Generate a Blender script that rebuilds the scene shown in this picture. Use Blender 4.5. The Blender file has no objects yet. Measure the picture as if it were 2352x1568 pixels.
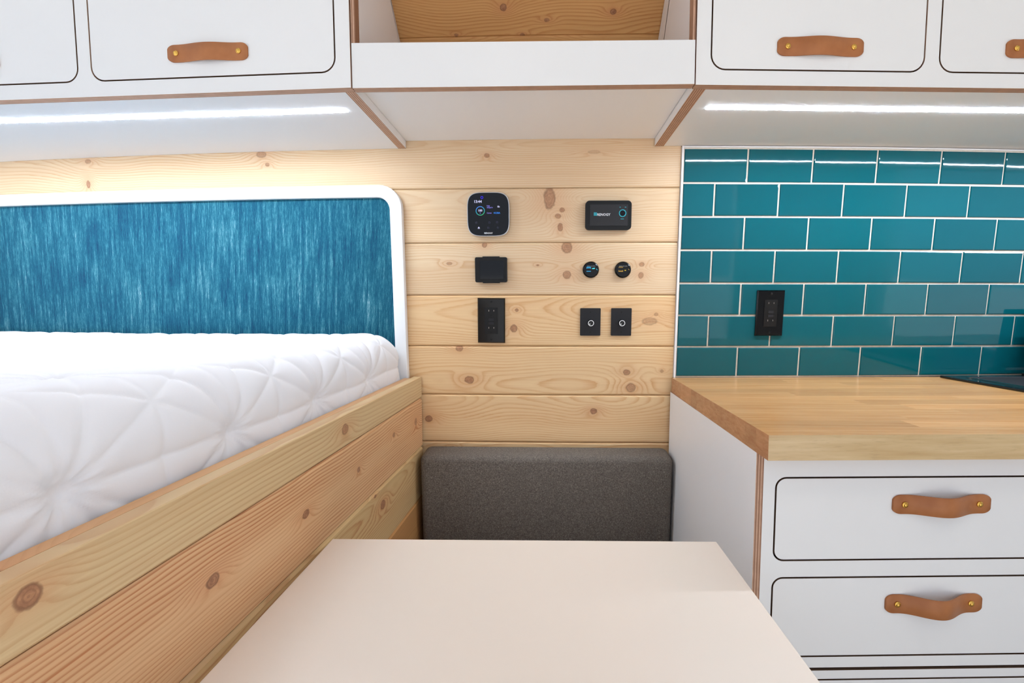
import bpy, bmesh, math, random
import numpy as np
from mathutils import Vector, Matrix
from mathutils.geometry import tessellate_polygon

# ------------------------------------------------------------------ camera, world, light, exposure
scene = bpy.context.scene
COL = scene.collection
F, PX, PY = 1120.0, 1225.0, 784.0                 # focal length and optical axis in 2352x1568 pixels
CAM = np.array([0.0, -1.24, 1.10])
_yaw, _pit = math.atan(30 / F), math.atan(84 / F)
_cy, _sy, _cp, _sp = math.cos(_yaw), math.sin(_yaw), math.cos(_pit), math.sin(_pit)
FW = np.array([-_sy * _cp, _cy * _cp, -_sp]); RT = np.array([_cy, _sy, 0.0]); UP = np.cross(RT, FW)
cd = bpy.data.cameras.new('camera'); cam = bpy.data.objects.new('camera', cd); COL.objects.link(cam)
cd.sensor_width = 36.0; cd.lens = F / 2352 * 36.0; cd.shift_x = (1176 - PX) / 2352; cd.clip_start = 0.02
cam.matrix_world = Matrix(((RT[0], UP[0], -FW[0], CAM[0]), (RT[1], UP[1], -FW[1], CAM[1]), (RT[2], UP[2], -FW[2], CAM[2]), (0, 0, 0, 1)))
scene.camera = cam

SKY = 0.85
SUN = 8.2
world = bpy.data.worlds.new('overcast_sky'); scene.world = world; world.use_nodes = True
bg = world.node_tree.nodes['Background']
bg.inputs[0].default_value = (0.80, 0.90, 1.10, 1); bg.inputs[1].default_value = SKY
vs = scene.view_settings
vs.view_transform = 'Standard'; vs.look = 'None'; vs.gamma = 1.0; vs.use_curve_mapping = False; vs.exposure = 0.12
try:
    scene.cycles.use_denoising = True; scene.cycles.max_bounces = 7; scene.cycles.diffuse_bounces = 4; scene.cycles.glossy_bounces = 3
    scene.cycles.use_adaptive_sampling = True; scene.cycles.adaptive_threshold = 0.07
    scene.cycles.sample_clamp_indirect = 6.0
except Exception: pass
LED = 155.0
_sl = bpy.data.lights.new('sun', 'SUN'); _sl.energy = SUN; _sl.angle = math.radians(1.0); _sl.color = (1.0, 0.97, 0.93)
_so = bpy.data.objects.new('sun', _sl); COL.objects.link(_so); _so.rotation_euler = Vector((-0.35, -0.45, 1.6)).to_track_quat('Z', 'Y').to_euler()
PUCK = 50.0

def portal(loc, rot, sx, sy):
    l = bpy.data.lights.new('door_portal', 'AREA'); l.shape = 'RECTANGLE'; l.size = sx; l.size_y = sy
    l.cycles.is_portal = True
    o = bpy.data.objects.new('door_portal', l); o.location = loc; o.rotation_euler = rot; COL.objects.link(o)

# ------------------------------------------------------------------ helpers
TA, CC = math.tan(math.radians(3.4)), 0.041        # the van wall leans in at the top and curves in plan
TILT = math.radians(3.4)
def ray(u, v): return FW + RT * (u - PX) / F - UP * (v - PY) / F
def wy(x, z, off=0.0): return -(z - 1.1) * TA + CC * x * x - off
def WP(x, z, off=0.0): return (x, wy(x, z, off), z)
def wall_at(u, v, off=0.0):
    r = ray(u, v); t = 1.2
    for _ in range(25):
        p = CAM + t * r
        t -= (p[1] - wy(p[0], p[2], off)) / (r[1] + r[2] * TA - 2 * CC * p[0] * r[0])
    return CAM + t * r
def wall_matrix(x, z, off=0.0, rot=0.0):
    return Matrix.Translation(WP(x, z, off)) @ Matrix.Rotation(math.atan(2 * CC * x), 4, 'Z') @ Matrix.Rotation(TILT, 4, 'X') @ Matrix.Rotation(rot, 4, 'Y')

def lin(c):
    f = lambda q: q / 12.92 if q <= 0.04045 else ((q + 0.055) / 1.055) ** 2.4
    return tuple(f(q / 255.0) for q in c) + (1.0,)

def link(name, me, mats, parent=None, mw=None, smooth=False):
    if not isinstance(mats, (list, tuple)): mats = [mats]
    for m in mats: me.materials.append(m)
    if smooth:
        for p in me.polygons: p.use_smooth = True
    o = bpy.data.objects.new(name, me); COL.objects.link(o)
    if parent is not None: o.parent = parent
    if mw is not None: o.matrix_local = mw
    return o
def tag(o, label, cat=None, group=None, kind=None):
    o['label'] = label
    if cat: o['category'] = cat
    if group: o['group'] = group
    if kind: o['kind'] = kind
    return o
def thing(name, label, cat, mw=None, group=None):
    o = bpy.data.objects.new(name, None); o.empty_display_size = 0.05; COL.objects.link(o)
    if mw is not None: o.matrix_world = mw
    return tag(o, label, cat, group)
def mesh(name, v, f, idx=None):
    me = bpy.data.meshes.new(name); me.from_pydata([tuple(p) for p in v], [], f)
    if idx is not None: me.polygons.foreach_set('material_index', idx)
    me.update(); return me
def from_bm(name, bm):
    bmesh.ops.recalc_face_normals(bm, faces=bm.faces)
    me = bpy.data.meshes.new(name); bm.to_mesh(me); bm.free(); return me

def box_me(name, x0, x1, y0, y1, z0, z1, bevel=0.0, seg=2, cuts=0):
    bm = bmesh.new(); bmesh.ops.create_cube(bm, size=1)
    for v in bm.verts:
        v.co = ((x0 + x1) / 2 + v.co.x * (x1 - x0), (y0 + y1) / 2 + v.co.y * (y1 - y0), (z0 + z1) / 2 + v.co.z * (z1 - z0))
    if bevel: bmesh.ops.bevel(bm, geom=list(bm.edges), offset=bevel, segments=seg, profile=0.5, affect='EDGES')
    return from_bm(name, bm)
def cyl_me(name, r, y0, y1, n=28, r2=None, bevel=0.0, inner=0.0):
    """axis along local -y (out of the wall); from y0 (back) to y1 (front, more negative)"""
    r2 = r if r2 is None else r2
    prof = [(r, y0), (r2, y1)]
    if bevel: prof = [(r, y0), (r2, y1 + bevel), (r2 - bevel * 0.4, y1 + bevel * 0.35), (r2 - bevel, y1)]
    return lathe_me(name, prof + ([(inner, y1), (inner, y0)] if inner else []), n, closed=bool(inner))
def lathe_me(name, prof, n=28, closed=False):
    v, f = [], []; k = len(prof)
    for i in range(n):
        a = 2 * math.pi * i / n
        for r, y in prof: v.append((r * math.cos(a), y, r * math.sin(a)))
    for i in range(n):
        j = (i + 1) % n
        for q in range(k - 1 + (1 if closed else 0)):
            q2 = (q + 1) % k
            f.append((i * k + q, i * k + q2, j * k + q2, j * k + q))
    if not closed:
        f.append([i * k for i in range(n)]); f.append([i * k + k - 1 for i in range(n)][::-1])
    me = mesh(name, v, f); bm = bmesh.new(); bm.from_mesh(me); bpy.data.meshes.remove(me)
    return from_bm(name, bm)
def rrect(x0, x1, z0, z1, r, n=8, p=2.0):
    out = []
    for cx, cz, a0 in ((x1 - r, z1 - r, 0), (x0 + r, z1 - r, 90), (x0 + r, z0 + r, 180), (x1 - r, z0 + r, 270)):
        for i in range(n + 1):
            a = math.radians(a0 + 90 * i / n); c, s = math.cos(a), math.sin(a)
            out.append((cx + r * math.copysign(abs(c) ** (2 / p), c), cz + r * math.copysign(abs(s) ** (2 / p), s)))
    return out
def dense(loop, step):
    out = []
    for i, a in enumerate(loop):
        b = loop[(i + 1) % len(loop)]; d = math.hypot(b[0] - a[0], b[1] - a[1]); n = max(1, int(d / step))
        for k in range(n): out.append((a[0] + (b[0] - a[0]) * k / n, a[1] + (b[1] - a[1]) * k / n))
    return out
def plate_me(name, outer, holes, y0, y1, chamfer=0.0, fn=None):
    """flat plate in x,z with holes; front at y0, back at y1 (y1 > y0).  slot 0 faces, slot 1 edges"""
    loops = [outer] + list(holes)
    tri = tessellate_polygon([[Vector((x, z, 0)) for x, z in l] for l in loops])
    flat = [p for l in loops for p in l]; n = len(flat)
    v = [(x, y0, z) for x, z in flat] + [(x, y1, z) for x, z in flat]; f = []; idx = []
    for t in tri:
        t = list(t); a, b, c = (flat[i] for i in t)
        if (b[0] - a[0]) * (c[1] - a[1]) - (b[1] - a[1]) * (c[0] - a[0]) < 0: t.reverse()
        f.append(t); idx.append(0); f.append([q + n for q in reversed(t)]); idx.append(0)
    o = 0
    for l in loops:
        m = len(l); ar = sum(l[i][0] * l[(i + 1) % m][1] - l[(i + 1) % m][0] * l[i][1] for i in range(m))
        hole = o > 0
        for i in range(m):
            j = (i + 1) % m; q = [o + i, o + i + n, o + j + n, o + j]
            if (ar < 0) != hole: q.reverse()
            f.append(q); idx.append(1)
        o += m
    if fn: v = [fn(*p) for p in v]
    return mesh(name, v, f, idx)
def prism_x(name, poly_yz, x0, x1):
    """polygon in y,z extruded along x. slot 0 sides (x faces), slot 1 the rest"""
    n = len(poly_yz); v = [(x0, y, z) for y, z in poly_yz] + [(x1, y, z) for y, z in poly_yz]
    f = [list(range(n))[::-1], list(range(n, 2 * n))]; idx = [0, 0]
    for i in range(n): j = (i + 1) % n; f.append([i, j, j + n, i + n]); idx.append(1)
    me = mesh(name, v, f, idx); bm = bmesh.new(); bm.from_mesh(me); bpy.data.meshes.remove(me); return from_bm(name, bm)
def prism_z(name, poly_xy, z0, z1):
    n = len(poly_xy); v = [(x, y, z0) for x, y in poly_xy] + [(x, y, z1) for x, y in poly_xy]
    f = [list(range(n))[::-1], list(range(n, 2 * n))]; idx = [0, 0]
    for i in range(n): j = (i + 1) % n; f.append([i, j, j + n, i + n]); idx.append(1)
    me = mesh(name, v, f, idx); bm = bmesh.new(); bm.from_mesh(me); bpy.data.meshes.remove(me); return from_bm(name, bm)
def text_me(name, body, size, align='CENTER', squash=1.0):
    c = bpy.data.curves.new('tmp_text', 'FONT'); c.body = body; c.size = size; c.align_x = align; c.align_y = 'CENTER'
    c.extrude = 0.00005; c.resolution_u = 2; c.offset = size * 0.022
    o = bpy.data.objects.new('tmp_text', c); COL.objects.link(o); bpy.context.view_layer.update()
    me = bpy.data.meshes.new_from_object(o.evaluated_get(bpy.context.evaluated_depsgraph_get()))
    me.name = name; bpy.data.objects.remove(o); bpy.data.curves.remove(c)
    for v in me.vertices: v.co = (v.co.x * squash, -v.co.z, v.co.y)
    me.materials.clear(); return me

# ------------------------------------------------------------------ materials
class NT:
    def __init__(s, name):
        s.m = bpy.data.materials.new(name); s.m.use_nodes = True; s.t = s.m.node_tree
        s.b = s.t.nodes['Principled BSDF']
    def n(s, typ, **kw):
        q = s.t.nodes.new(typ)
        for k, v in kw.items(): setattr(q, k, v)
        return q
    def put(s, sock, val):
        if hasattr(val, 'is_output'): s.t.links.new(val, sock)
        else: sock.default_value = val
    def math(s, op, a, b=0.0, c=None):
        q = s.n('ShaderNodeMath', operation=op); s.put(q.inputs[0], a); s.put(q.inputs[1], b)
        if c is not None: s.put(q.inputs[2], c)
        return q.outputs[0]
    def vec(s, op, a, b):
        q = s.n('ShaderNodeVectorMath', operation=op); s.put(q.inputs[0], a); s.put(q.inputs[1], b)
        return q.outputs['Value'] if op == 'LENGTH' else q.outputs[0]
    def obj(s): return s.n('ShaderNodeTexCoord').outputs['Object']
    def noise(s, vec, scale, detail=3.0, rough=0.55, dist=0.0):
        q = s.n('ShaderNodeTexNoise'); s.put(q.inputs['Vector'], vec); q.inputs['Scale'].default_value = scale
        q.inputs['Detail'].default_value = detail; q.inputs['Roughness'].default_value = rough; q.inputs['Distortion'].default_value = dist
        return q.outputs['Fac']
    def ramp(s, fac, stops, interp='LINEAR'):
        q = s.n('ShaderNodeValToRGB'); s.put(q.inputs[0], fac); e = q.color_ramp.elements; q.color_ramp.interpolation = interp
        while len(e) < len(stops): e.new(0.5)
        for i, (p, c) in enumerate(stops): e[i].position = p; e[i].color = c if len(c) == 4 else tuple(c) + (1,)
        return q.outputs[0]
    def mix(s, fac, a, b, blend='MIX'):
        q = s.n('ShaderNodeMix', data_type='RGBA', blend_type=blend); s.put(q.inputs[0], fac); s.put(q.inputs[6], a); s.put(q.inputs[7], b)
        return q.outputs[2]
    def rng(s, val, a, b, c, d, smooth=False):
        q = s.n('ShaderNodeMapRange'); s.put(q.inputs[0], val)
        if smooth: q.interpolation_type = 'SMOOTHSTEP'
        for i, x in enumerate((a, b, c, d)): q.inputs[i + 1].default_value = x
        return q.outputs[0]
    def bump(s, h, strength, dist=0.001):
        q = s.n('ShaderNodeBump'); q.inputs['Strength'].default_value = strength; q.inputs['Distance'].default_value = dist
        s.put(q.inputs['Height'], h); s.t.links.new(q.outputs[0], s.b.inputs['Normal'])
    def col(s, c): s.put(s.b.inputs['Base Color'], c)
    def set(s, **kw):
        for k, v in kw.items(): s.put(s.b.inputs[k.replace('_', ' ')], v)
        return s.m

def plain(name, c, rough=0.5, metal=0.0, coat=0.0, spec=0.5, vary=0.0, scale=30.0):
    t = NT(name); c = lin(c)
    if vary:
        nz = t.noise(t.obj(), scale, 3)
        t.col(t.mix(t.rng(nz, 0.3, 0.7, 0.0, 1.0), tuple(q * (1 - vary) for q in c[:3]) + (1,), c))
    else: t.col(c)
    return t.set(Roughness=rough, Metallic=metal, Coat_Weight=coat, Specular_IOR_Level=spec)
def glow(name, c, s):
    t = NT(name); t.col((0, 0, 0, 1)); return t.set(Emission_Color=lin(c), Emission_Strength=s, Roughness=0.4)

def pine(name, knots=(), seed=0.0, light=(240, 214, 175), dark=(214, 166, 116), freq=170.0, zc=0.0, h0=0.03, slope=0.0, wob=0.020, contrast=0.8, rough=0.42, along='x'):
    """knotty pine: growth rings of a sawn log, running along local x, seen across local z; knots = (x, z, rx, rz, darkness)"""
    t = NT(name); p = t.obj()
    sep = t.n('ShaderNodeSeparateXYZ'); t.put(sep.inputs[0], p); X, Y, Z = sep.outputs
    if along == 'y': X, Y = Y, X
    comb = t.n('ShaderNodeCombineXYZ'); t.put(comb.inputs[0], t.math('ADD', X, seed)); t.put(comb.inputs[1], seed * 3.1); t.put(comb.inputs[2], Z); q = comb.outputs[0]
    lo = t.noise(t.vec('MULTIPLY', q, (1.3, 1, 2.0)), 1.0, 2)
    mid = t.noise(t.vec('MULTIPLY', q, (3.5, 1, 14.0)), 1.0, 2)
    u = t.math('ADD', t.math('SUBTRACT', Z, zc), t.math('MULTIPLY', t.math('SUBTRACT', mid, 0.5), 0.018))
    h = t.math('ADD', t.math('ADD', t.math('MULTIPLY', X, slope), h0), t.math('MULTIPLY', t.math('SUBTRACT', lo, 0.5), wob * 8))
    h = t.math('ADD', h, t.math('MULTIPLY', Y, 1.0))
    r = t.math('SQRT', t.math('ADD', t.math('MULTIPLY', u, u), t.math('MULTIPLY', h, h)))
    kmask = None; core = None; halo = None; knz = t.noise(p, 110.0, 3) if knots else None; inner_d = None
    for (kx, kz, rx, rz, dk) in knots:
        xz = t.n('ShaderNodeCombineXYZ'); t.put(xz.inputs[0], X); t.put(xz.inputs[2], Z)
        d = t.vec('SUBTRACT', xz.outputs[0], (kx, 0, kz))
        d = t.vec('ADD', d, (0, 0, 0))
        dn = t.vec('LENGTH', t.vec('MULTIPLY', d, (1 / rx, 0, 1 / rz)), (0, 0, 0))
        dn = t.math('ADD', dn, t.math('MULTIPLY', t.math('SUBTRACT', knz, 0.5), 0.55))
        ds = t.vec('LENGTH', t.vec('MULTIPLY', d, (1 / (rx * 3.4), 0, 1 / (rz * 2.0))), (0, 0, 0))
        g = t.math('POWER', 2.718, t.math('MULTIPLY', t.math('MULTIPLY', ds, ds), -1.0))
        r = t.math('ADD', r, t.math('MULTIPLY', g, 1.6 * rz + 0.006))
        mk = t.math('MULTIPLY', t.rng(dn, 0.75, 1.1, 1.0, 0.0, True), dk)
        cr = t.math('MULTIPLY', t.rng(t.math('ABSOLUTE', t.math('SUBTRACT', dn, 0.92)), 0.0, 0.25, 1.0, 0.0, True), dk)
        inner_d = dn if inner_d is None else t.math('MINIMUM', inner_d, dn)
        kmask = mk if kmask is None else t.math('MAXIMUM', kmask, mk)
        core = cr if core is None else t.math('MAXIMUM', core, cr)
        hg = t.math('MULTIPLY', g, dk * 0.5); halo = hg if halo is None else t.math('MAXIMUM', halo, hg)
    fib = t.noise(t.vec('MULTIPLY', q, (6.0, 1, 420.0)), 1.0, 3)
    ph = t.math('ADD', t.math('MULTIPLY', r, freq), t.math('MULTIPLY', fib, 0.35))
    fr = t.math('FRACT', ph)
    line = t.ramp(fr, [(0.0, (0.25,) * 3), (0.16, (0.0,) * 3), (0.55, (0.12,) * 3), (0.86, (0.85,) * 3), (0.95, (1.0,) * 3), (1.0, (0.25,) * 3)])
    amp = t.noise(t.vec('MULTIPLY', q, (1.2, 1, 28.0)), 1.0, 2)
    fac = t.math('MULTIPLY', line, t.math('MULTIPLY', t.rng(amp, 0.3, 0.72, 0.25, 1.0), contrast))
    L, D = lin(light), lin(dark)
    band = t.noise(t.vec('MULTIPLY', q, (0.9, 1, 16.0)), 1.0, 2)
    base = t.mix(t.rng(band, 0.35, 0.7, 0.0, 0.42), L, t.mix(0.55, L, D))
    c = t.mix(fac, base, D)
    c = t.mix(t.rng(fib, 0.35, 0.7, 0.0, 0.16), c, tuple(x * 0.8 for x in D[:3]) + (1,))
    if kmask is not None:
        c = t.mix(halo, c, lin((205, 140, 95)))
        kn = t.noise(p, 160.0, 3)
        kc = t.ramp(kn, [(0.3, lin((146, 98, 70))), (0.7, lin((190, 138, 100)))])
        ringk = t.math('SINE', t.math('MULTIPLY', inner_d, 17.0))
        kc = t.mix(t.rng(ringk, -0.2, 1.0, 0.0, 0.45), kc, lin((128, 82, 56)))
        c = t.mix(kmask, c, kc)
        c = t.mix(t.math('MULTIPLY', core, 0.5), c, lin((112, 72, 48)))
    t.col(c); t.bump(t.math('MULTIPLY', line, -1.0), 0.12, 0.0006)
    return t.set(Roughness=rough, Specular_IOR_Level=0.35)

def ply_edge(name, axis, period=0.0035, c1=(214, 172, 140), c2=(160, 116, 88)):
    t = NT(name); sep = t.n('ShaderNodeSeparateXYZ'); t.put(sep.inputs[0], t.obj())
    a = sep.outputs['XYZ'.index(axis)]
    grain = t.noise(t.vec('MULTIPLY', t.obj(), (60, 60, 60)), 1.0, 4)
    s = t.math('SINE', t.math('ADD', t.math('MULTIPLY', a, 2 * math.pi / period), t.math('MULTIPLY', grain, 1.2)))
    c = t.mix(t.rng(s, -0.3, 0.5, 0.0, 1.0), lin(c2), lin(c1))
    t.col(t.mix(t.rng(grain, 0.3, 0.75, 0.0, 0.35), c, lin((140, 98, 72))))
    return t.set(Roughness=0.6)

M = {}
M['white'] = plain('white_laminate', (250, 250, 251), 0.36)
M['white_front'] = plain('white_front_laminate', (240, 241, 240), 0.38)
M['table'] = plain('warm_white_laminate', (229, 214, 199), 0.42)
M['frame_white'] = plain('white_paint', (244, 244, 244), 0.35)
M['ply_y'] = ply_edge('plywood_edge_front', 'Y', 0.006, (206, 170, 144), (164, 124, 100))
M['ply_x'] = ply_edge('plywood_edge_side', 'X', 0.0042, (212, 174, 146), (158, 116, 90))
M['ply_dark'] = plain('plywood_cut_edge', (112, 88, 68), 0.7)
M['grout'] = plain('cream_grout', (232, 220, 204), 0.85, vary=0.12, scale=120)
M['leather'] = None
M['brass'] = plain('brass', (232, 186, 92), 0.22, metal=1.0)
M['black'] = plain('black_plastic', (15, 15, 15), 0.4, spec=0.3)
M['black_matte'] = plain('charcoal_metal', (34, 34, 37), 0.55, spec=0.3)
M['black_gloss'] = plain('black_gloss_plastic', (6, 6, 7), 0.12, spec=0.3)
M['dark_face'] = plain('dark_grey_face', (42, 42, 44), 0.55, spec=0.3)
M['screen'] = plain('dark_glass_screen', (6, 6, 7), 0.07, spec=0.35)
M['hole'] = plain('socket_hole', (3, 3, 3), 0.8)
M['chrome'] = plain('chrome', (215, 215, 215), 0.12, metal=1.0)
M['steel'] = plain('steel_contact', (190, 180, 170), 0.3, metal=1.0)
M['stove_glass'] = plain('smoked_glass', (26, 31, 33), 0.06, spec=0.4)
M['alu'] = plain('aluminium', (200, 200, 202), 0.4, metal=1.0)
M['led'] = glow('led_diffuser', (226, 240, 255), LED)
M['puck'] = glow('puck_diffuser', (255, 240, 226), PUCK)
M['ink_white'] = glow('lit_white', (215, 215, 255), 0.9)
M['ink_lilac'] = glow('lit_lilac', (150, 140, 255), 0.8)
M['ink_blue'] = glow('lit_blue', (40, 140, 255), 0.9)
M['ink_violet'] = glow('lit_violet', (50, 30, 255), 1.0)
M['ink_dim'] = glow('lit_dim', (60, 62, 100), 0.35)
M['usb_blue'] = glow('usb_blue_light', (30, 160, 215), 0.8)
M['usb_cyan'] = glow('usb_cyan_light', (80, 235, 255), 1.0)
M['usb_amber'] = plain('usb_amber_plastic', (178, 140, 50), 0.5)
M['usb_yellow'] = glow('usb_yellow_light', (240, 210, 20), 0.9)
M['print_white'] = plain('white_print', (222, 224, 226), 0.6)
M['print_grey'] = plain('grey_print', (128, 130, 132), 0.6)
M['print_teal'] = plain('teal_print', (40, 170, 185), 0.5)
M['floor'] = plain('floor_vinyl', (176, 166, 152), 0.5, vary=0.15, scale=8)
M['ground'] = plain('pale_gravel', (188, 188, 188), 0.9, vary=0.2, scale=3)
M['shell'] = plain('van_panel', (240, 240, 240), 0.5)
def leather():
    t = NT('tan_leather'); p = t.obj()
    a = t.noise(p, 25, 3); b = t.noise(p, 900, 3)
    t.col(t.mix(t.rng(a, 0.3, 0.7, 0, 1), lin((158, 96, 52)), lin((180, 116, 68)))); t.bump(b, 0.25, 0.0004)
    return t.set(Roughness=0.45, Specular_IOR_Level=0.4)
M['leather'] = leather()
def ring_grad():
    t = NT('ring_gradient'); sep = t.n('ShaderNodeSeparateXYZ'); t.put(sep.inputs[0], t.obj())
    f = t.rng(t.math('ADD', sep.outputs[2], t.math('MULTIPLY', sep.outputs[0], -0.4)), -0.012, 0.012, 0, 1)
    c = t.ramp(f, [(0.0, lin((60, 200, 130))), (0.5, lin((40, 180, 210))), (1.0, lin((80, 140, 255)))])
    t.col((0, 0, 0, 1)); return t.set(Emission_Color=c, Emission_Strength=0.8)
M['ring'] = ring_grad()
def tile_mat():
    t = NT('teal_glazed_tile'); oi = t.n('ShaderNodeObjectInfo'); nz = t.noise(t.obj(), 14, 2)
    f = t.math('ADD', t.math('MULTIPLY', oi.outputs['Random'], 0.6), t.math('MULTIPLY', nz, 0.4))
    t.col(t.ramp(f, [(0.0, lin((4, 80, 90))), (1.0, lin((10, 93, 102)))]))
    t.bump(t.noise(t.obj(), 18, 2), 0.05, 0.002)
    return t.set(Roughness=0.04, Specular_IOR_Level=0.32)
M['tile'] = tile_mat()
def fabric_teal():
    t = NT('teal_streaked_fabric'); p = t.obj()
    mp = t.n('ShaderNodeMapping'); t.put(mp.inputs['Vector'], p); mp.inputs['Rotation'].default_value = (0, math.radians(-4), 0); q = mp.outputs[0]
    s1 = t.noise(t.vec('MULTIPLY', q, (110, 1, 7)), 1.0, 4, 0.6, 0.3); s2 = t.noise(t.vec('MULTIPLY', q, (420, 1, 26)), 1.0, 3, 0.6)
    bl = t.noise(t.vec('MULTIPLY', q, (9, 1, 7)), 1.0, 3); wv = t.noise(t.vec('MULTIPLY', q, (700, 1, 700)), 1.0, 2, 0.7)
    s4 = t.noise(t.vec('MULTIPLY', q, (600, 1, 90)), 1.0, 2, 0.6)
    f = t.math('ADD', t.math('ADD', t.math('MULTIPLY', s1, 0.40), t.math('MULTIPLY', s2, 0.30)), t.math('ADD', t.math('MULTIPLY', bl, 0.22), t.math('MULTIPLY', t.math('ADD', wv, s4), 0.24)))
    f = t.rng(f, 0.50, 0.885, 0.0, 1.0)
    t.col(t.ramp(f, [(0.0, lin((10, 40, 66))), (0.25, lin((12, 60, 86))), (0.5, lin((18, 82, 102))), (0.72, lin((50, 112, 126))), (0.9, lin((116, 150, 160))), (1.0, lin((170, 188, 194)))]))
    t.bump(wv, 0.3, 0.0006); return t.set(Roughness=0.85, Specular_IOR_Level=0.2)
M['fabric'] = fabric_teal()
def fabric_grey():
    t = NT('grey_woven_fabric'); p = t.obj()
    a = t.noise(t.vec('MULTIPLY', p, (900, 900, 260)), 1.0, 2, 0.7); b = t.noise(t.vec('MULTIPLY', p, (260, 900, 900)), 1.0, 2, 0.7); c = t.noise(p, 5, 2)
    f = t.math('ADD', t.math('MULTIPLY', a, 0.5), t.math('MULTIPLY', b, 0.5))
    col = t.ramp(t.rng(f, 0.34, 0.66, 0, 1), [(0.0, lin((76, 70, 65))), (0.6, lin((118, 110, 102))), (1.0, lin((158, 150, 140)))])
    t.col(t.mix(t.rng(c, 0.3, 0.7, 0, 0.15), col, lin((80, 72, 66)))); t.bump(f, 0.5, 0.0008)
    return t.set(Roughness=0.9, Specular_IOR_Level=0.15)
M['grey'] = fabric_grey()
def cotton():
    t = NT('white_quilted_cotton'); a = t.noise(t.obj(), 500, 2); t.col(lin((242, 241, 243))); t.bump(a, 0.12, 0.0005)
    return t.set(Roughness=0.9, Specular_IOR_Level=0.15, Sheen_Weight=0.1)
M['cotton'] = cotton()
def maple(name, l, d, end=False):
    t = NT(name); p = t.obj(); oi = t.n('ShaderNodeObjectInfo')
    off = t.n('ShaderNodeCombineXYZ'); t.put(off.inputs[0], t.math('MULTIPLY', oi.outputs['Random'], 9.0)); q = t.vec('ADD', p, off.outputs[0])
    g = t.noise(t.vec('MULTIPLY', q, (5, 90, 90)) if not end else t.vec('MULTIPLY', q, (60, 40, 160)), 1.0, 4, 0.6, 0.4)
    fl = t.noise(t.vec('MULTIPLY', q, (40, 300, 300)), 1.0, 2)
    c = t.mix(t.rng(g, 0.3, 0.72, 0, 1), lin(l), lin(d)); c = t.mix(t.rng(fl, 0.55, 0.75, 0, 0.25), c, lin(tuple(x * 0.82 for x in d)))
    v = t.math('ADD', t.math('MULTIPLY', oi.outputs['Random'], 0.26), 0.84)
    cc = t.n('ShaderNodeCombineColor'); [t.put(cc.inputs[i], v) for i in range(3)]
    t.col(t.mix(1.0, c, cc.outputs[0], 'MULTIPLY'))
    return t.set(Roughness=0.27, Coat_Weight=0.25, Coat_Roughness=0.12)
M['maple'] = maple('maple_butcher_block', (218, 166, 106), (198, 138, 78))
M['maple_front'] = maple('maple_front_edge', (222, 194, 146), (200, 166, 114))
M['maple_end'] = maple('maple_end_grain', (204, 148, 104), (176, 118, 78), True)

# ------------------------------------------------------------------ setting
def structure(o, label): o['kind'] = 'structure'; o['label'] = label; return o
wall = bpy.data.objects.new('wall_back', None); COL.objects.link(wall); structure(wall, 'knotty pine tongue-and-groove wall behind bench and bed')
def strip(name, x0, x1, prof, mat, parent, fn, step=0.1):
    """profile of (off, z) carried along x over the curved wall"""
    n = max(2, int(abs(x1 - x0) / step)) + 1; k = len(prof); v, f = [], []
    for i in range(n):
        x = x0 + (x1 - x0) * i / (n - 1)
        for off, z in prof: v.append(fn(x, z, off))
    for i in range(n - 1):
        for q in range(k): q2 = (q + 1) % k; f.append((i * k + q, (i + 1) * k + q, (i + 1) * k + q2, i * k + q2))
    f.append(list(range(k))); f.append([(n - 1) * k + q for q in range(k)][::-1])
    me = mesh(name, v, f); bm = bmesh.new(); bm.from_mesh(me); bpy.data.meshes.remove(me)
    return link(name, from_bm(name, bm), mat, parent)
strip('backing', -1.95, 2.2, [(-0.016, 0.0), (-0.016, 1.66), (-0.05, 1.66), (-0.05, 0.0)], M['ply_dark'], wall, WP)

def wk(u, v, rx, rz, dk=0.8):
    p = wall_at(u, v); s = 0.0011; return (float(p[0]), float(p[2]), rx * s, rz * s, dk)
joints = [1.652, 1.5165, 1.3866, 1.2550, 1.1247, 0.9942, 0.8664, 0.7386, 0.611, 0.483, 0.355, 0.227, 0.10]
wknots = {1: [wk(202, 371, 8, 5, .6), wk(203, 423, 5, 9, .9), wk(600, 355, 12, 7, .6), wk(614, 378, 5, 4, .7), wk(1118, 357, 6, 5, .75), wk(1365, 349, 14, 4, .25)],
          2: [wk(1262, 455, 13, 24, .75), wk(1291, 482, 6, 5, .75), wk(1282, 496, 7, 5, .7), wk(1287, 522, 6, 9, .8)],
          3: [wk(1113, 562, 6, 6, .8), wk(1302, 568, 12, 13, .75), wk(1235, 609, 3, 2, .7), wk(1032, 605, 7, 4, .5), wk(1302, 631, 9, 9, .7), wk(1474, 607, 6, 5, .65), wk(1472, 632, 6, 7, .7)],
          4: [wk(1187, 712, 4, 4, .75), wk(1180, 754, 8, 9, .8), wk(1492, 738, 18, 9, .45), wk(1507, 722, 5, 4, .5)],
          5: [wk(1055, 800, 9, 7, .75), wk(1078, 872, 11, 9, .85), wk(1439, 855, 8, 7, .8), wk(1449, 890, 11, 11, .7), wk(1520, 852, 4, 4, .5)],
          6: [wk(985, 961, 9, 8, .85), wk(1363, 944, 8, 7, .95)],
          7: [wk(1040, 1028, 6, 4, .8)]}
rnd = random.Random(5)
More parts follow.
